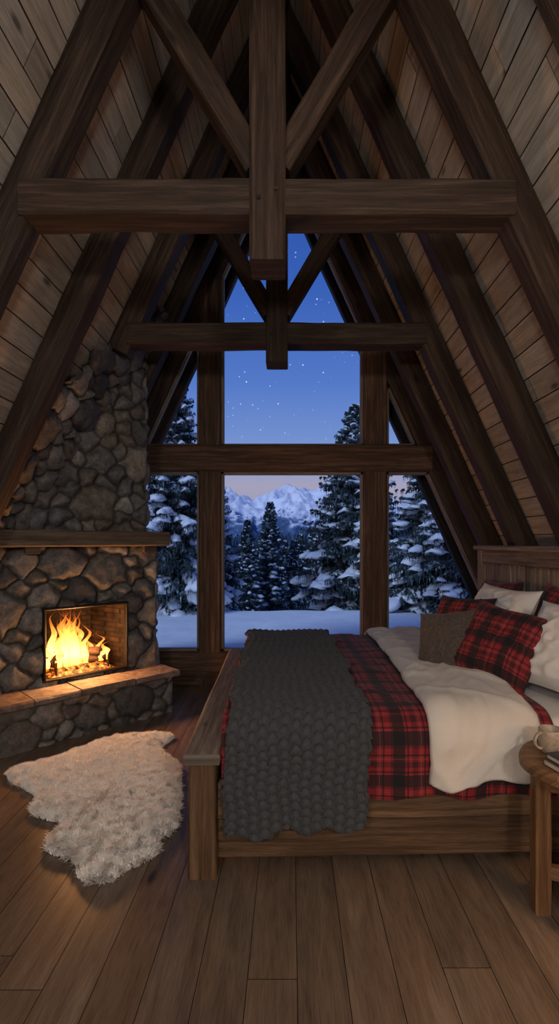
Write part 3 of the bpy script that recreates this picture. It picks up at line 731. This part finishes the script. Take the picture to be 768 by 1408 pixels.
TA=conifer('snowy_conifer',9.0,2.0,1,460); TB=conifer('snowy_conifer',9.0,1.45,2,360,.7); TC=conifer('snowy_conifer',9.0,2.4,3,640,.9)
used={}
def place(T,x,y,ztop_,s=1.0,sxy=1.0):
    if T.name not in used: o=T; used[T.name]=1
    else: o=bpy.data.objects.new('snowy_conifer',T.data); COL.objects.link(o)
    g=terrain(x,y)-.15; h=max(2.5,ztop_-g); k=h/9.0
    o.location=(x,y,g); o.scale=(k*sxy,k*sxy,k); o.rotation_euler=(0,0,random.uniform(0,6.28))
place(TC,1.62,12.8,4.95,sxy=1.2)
place(TC,3.0,9.9,4.5,sxy=1.3)
place(TA,4.6,11.5,5.5)
place(TC,-2.35,9.9,5.1,sxy=.95)
place(TA,-3.4,12.2,6.6)
place(TC,-2.35,15.0,4.1,sxy=.8)
place(TA,-4.9,10.6,6.2)
place(TB,-.95,23,3.35); place(TB,-1.9,22,2.5); place(TB,-1.5,27,2.0); place(TB,.15,24,1.6); place(TB,.55,30,2.0); place(TB,-.35,29,1.6)
place(TA,1.3,20,2.6); place(TB,-2.9,19,3.5); place(TB,-.1,33,1.2); place(TB,1.2,28,2.4)
rr_=random.Random(5)
for k in range(70):
    y=rr_.uniform(24,60); x=rr_.uniform(-.5,.5)*y*.9
    if -2.2<x<1 and y<30: continue
    place(rr_.choice([TA,TB,TB]),x,y,terrain(x,y)+rr_.uniform(5.5,8.0))
mb=MB(); rf=random.Random(9)
def hillz(x,y): 
    base=-10+ (y-70)*.065+4*N(x*.012,y*.01,2)
    base+= 6*math.exp(-((x-50)/34)**2)*min(1,(y-70)/80)+8*math.exp(-((x+58)/28)**2)*min(1,(y-70)/80)
    return base+1.2*N(x*.05,y*.05,4)
for k in range(5200):
    y=70+110*rf.random()**.8; x=(rf.random()-.5)*y*1.25; z=hillz(x,y); h=rf.uniform(3.5,6.0); r=h*.17
    for tr in range(3):
        b=len(mb.v); zz=z+h*(.05+.28*tr); rr2=r*(1-.27*tr); n=6; ph=rf.random()*6
        for j in range(n): 
            a=ph+2*math.pi*j/n; k2=1 if j%2 else .6; mb.v.append(V(x+rr2*k2*math.cos(a),y+rr2*k2*math.sin(a),zz))
        mb.v.append(V(x,y,zz+h*.48))
        for j in range(n): mb.face((b+j,b+(j+1)%n,b+n))
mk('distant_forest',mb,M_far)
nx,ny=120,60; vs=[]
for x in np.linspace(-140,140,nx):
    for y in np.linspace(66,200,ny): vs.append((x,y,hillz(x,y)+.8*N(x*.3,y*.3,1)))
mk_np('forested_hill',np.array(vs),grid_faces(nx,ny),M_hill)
nx,ny=460,170; vs=[]
peaks=[(0,430,57,70),(32,440,59,60),(-54,420,52,60),(-88,430,56,50),(-26,440,50,60),(66,430,54,50),(130,450,62,60),(-140,450,62,60)]
for x in np.linspace(-240,240,nx):
    for y in np.linspace(290,500,ny):
        e=0
        for px,py,h,w in peaks:
            dd=math.hypot((x-px)/w,(y-py)/80); e=max(e,h*max(0,1-dd*.60))
        rid=0;amp=1;fr=.034
        for o_ in range(6):
            rid+=amp*(1-abs(N(x*fr,y*fr*.7,o_*3.1))*2.4); amp*=.50; fr*=2.1
        z=e*(.77+.09*rid)+4.5*rid-8
        vs.append((x,y,z))
mk_np('snowy_mountains',np.array(vs),grid_faces(nx,ny),M_mtn,smooth=True)

# ---------------------------------------------------------------- world
w=bpy.data.worlds.new('dusk_sky'); scene.world=w; w.use_nodes=True; nt=w.node_tree
for n in list(nt.nodes): nt.nodes.remove(n)
wo=nd(nt,'ShaderNodeOutputWorld'); bg=nd(nt,'ShaderNodeBackground'); nt.links.new(bg.outputs[0],wo.inputs[0])
tc=nd(nt,'ShaderNodeTexCoord').outputs['Generated']; sp=nd(nt,'ShaderNodeSeparateXYZ'); nt.links.new(tc,sp.inputs[0])
r=ramp(nt,[(0,(.30,.30,.42)),(.11,(.36,.34,.47)),(.15,(.27,.32,.54)),(.20,(.165,.27,.59)),(.30,(.085,.185,.54)),(.45,(.038,.112,.44)),(.62,(.022,.078,.35)),(1,(.012,.042,.19))]); nt.links.new(sp.outputs[2],r.inputs[0])
def stars(scale,rad,pw,gain):
    vo=nd(nt,'ShaderNodeTexVoronoi'); vo.inputs['Scale'].default_value=scale; nt.links.new(tc,vo.inputs['Vector'])
    sr=ramp(nt,[(.0,1),(rad,0)]); nt.links.new(vo.outputs['Distance'],sr.inputs[0])
    sc=nd(nt,'ShaderNodeSeparateColor'); nt.links.new(vo.outputs['Color'],sc.inputs[0])
    return mth(nt,'MULTIPLY',mth(nt,'MULTIPLY',sr.outputs[0],mth(nt,'POWER',sc.outputs[0],pw)),gain)
hz=ramp(nt,[(.14,0),(.3,1)]); nt.links.new(sp.outputs[2],hz.inputs[0])
st=mth(nt,'MULTIPLY',mth(nt,'ADD',stars(85,.13,2.0,1.6),stars(30,.055,4.0,2.5)),hz.outputs[0])
c=mix(nt,(0,0,0),(.9,.95,1.1),st)
c=mix(nt,r.outputs[0],c,1.0,'ADD')
nt.links.new(c,bg.inputs[0]); bg.inputs[1].default_value=1.05

# ---------------------------------------------------------------- lights
def plight(name,loc,e,col,rad,parent=None):
    l=bpy.data.lights.new(name,'POINT'); l.energy=e; l.color=col; l.shadow_soft_size=rad
    o=bpy.data.objects.new(name,l); COL.objects.link(o)
    if parent: o.parent=parent
    o.location=loc; return o
plight('fire_light',(.60,.08,.66),48,(1,.42,.14),.10,fire)
plight('fire_glow',(.66,-.2,.56),14,(1,.36,.09),.08,fire)
plight('bulb',(0,0,1.27),42,(1,.62,.34),.10,lamp)
sl=bpy.data.lights.new('exterior_fill_sun','SUN'); sl.energy=1.4; sl.color=(.62,.76,1.0); sl.angle=math.radians(20)  # unseen cool sun added behind the house to brighten trees, snow and mountains
so=bpy.data.objects.new('exterior_fill_sun',sl); COL.objects.link(so); so.rotation_euler=(math.radians(52),0,math.radians(-48))
for (x,y,z_,e) in ((-1.0,-1.5,2.2,108),(.80,-1.5,2.2,108),(-.11,.75,3.45,24)):  # unseen fill lights added behind and above the camera to brighten the room
    p=empty('fill_lantern',Matrix.Translation((x,y,z_)))
    mb=MB(); lathe(mb,[(.03,.20),(.12,.17),(.03,.20)],n=24); mk('cap',mb,M_iron,parent=p)
    mb=MB(); beam(mb,(0,0,.2),(0,0,.9),.012,.012,up=(0,1,0),jit=0,ch=.002); mk('cord',mb,M_iron,parent=p)
    plight('bulb',(0,0,0),e,(1,.89,.80),.17,p)  # soft added room fill, placed as the lantern's bulb

# ---------------------------------------------------------------- camera
cam=bpy.data.cameras.new('camera'); co=bpy.data.objects.new('camera',cam); COL.objects.link(co); scene.camera=co
co.location=(0,0,1.45); co.rotation_euler=(math.pi/2,0,0)
cam.sensor_fit='VERTICAL'; cam.sensor_height=36; cam.lens=36*700/1408
cam.shift_x=-16/1408; cam.shift_y=41/1408; cam.clip_end=2000; cam.clip_start=.05
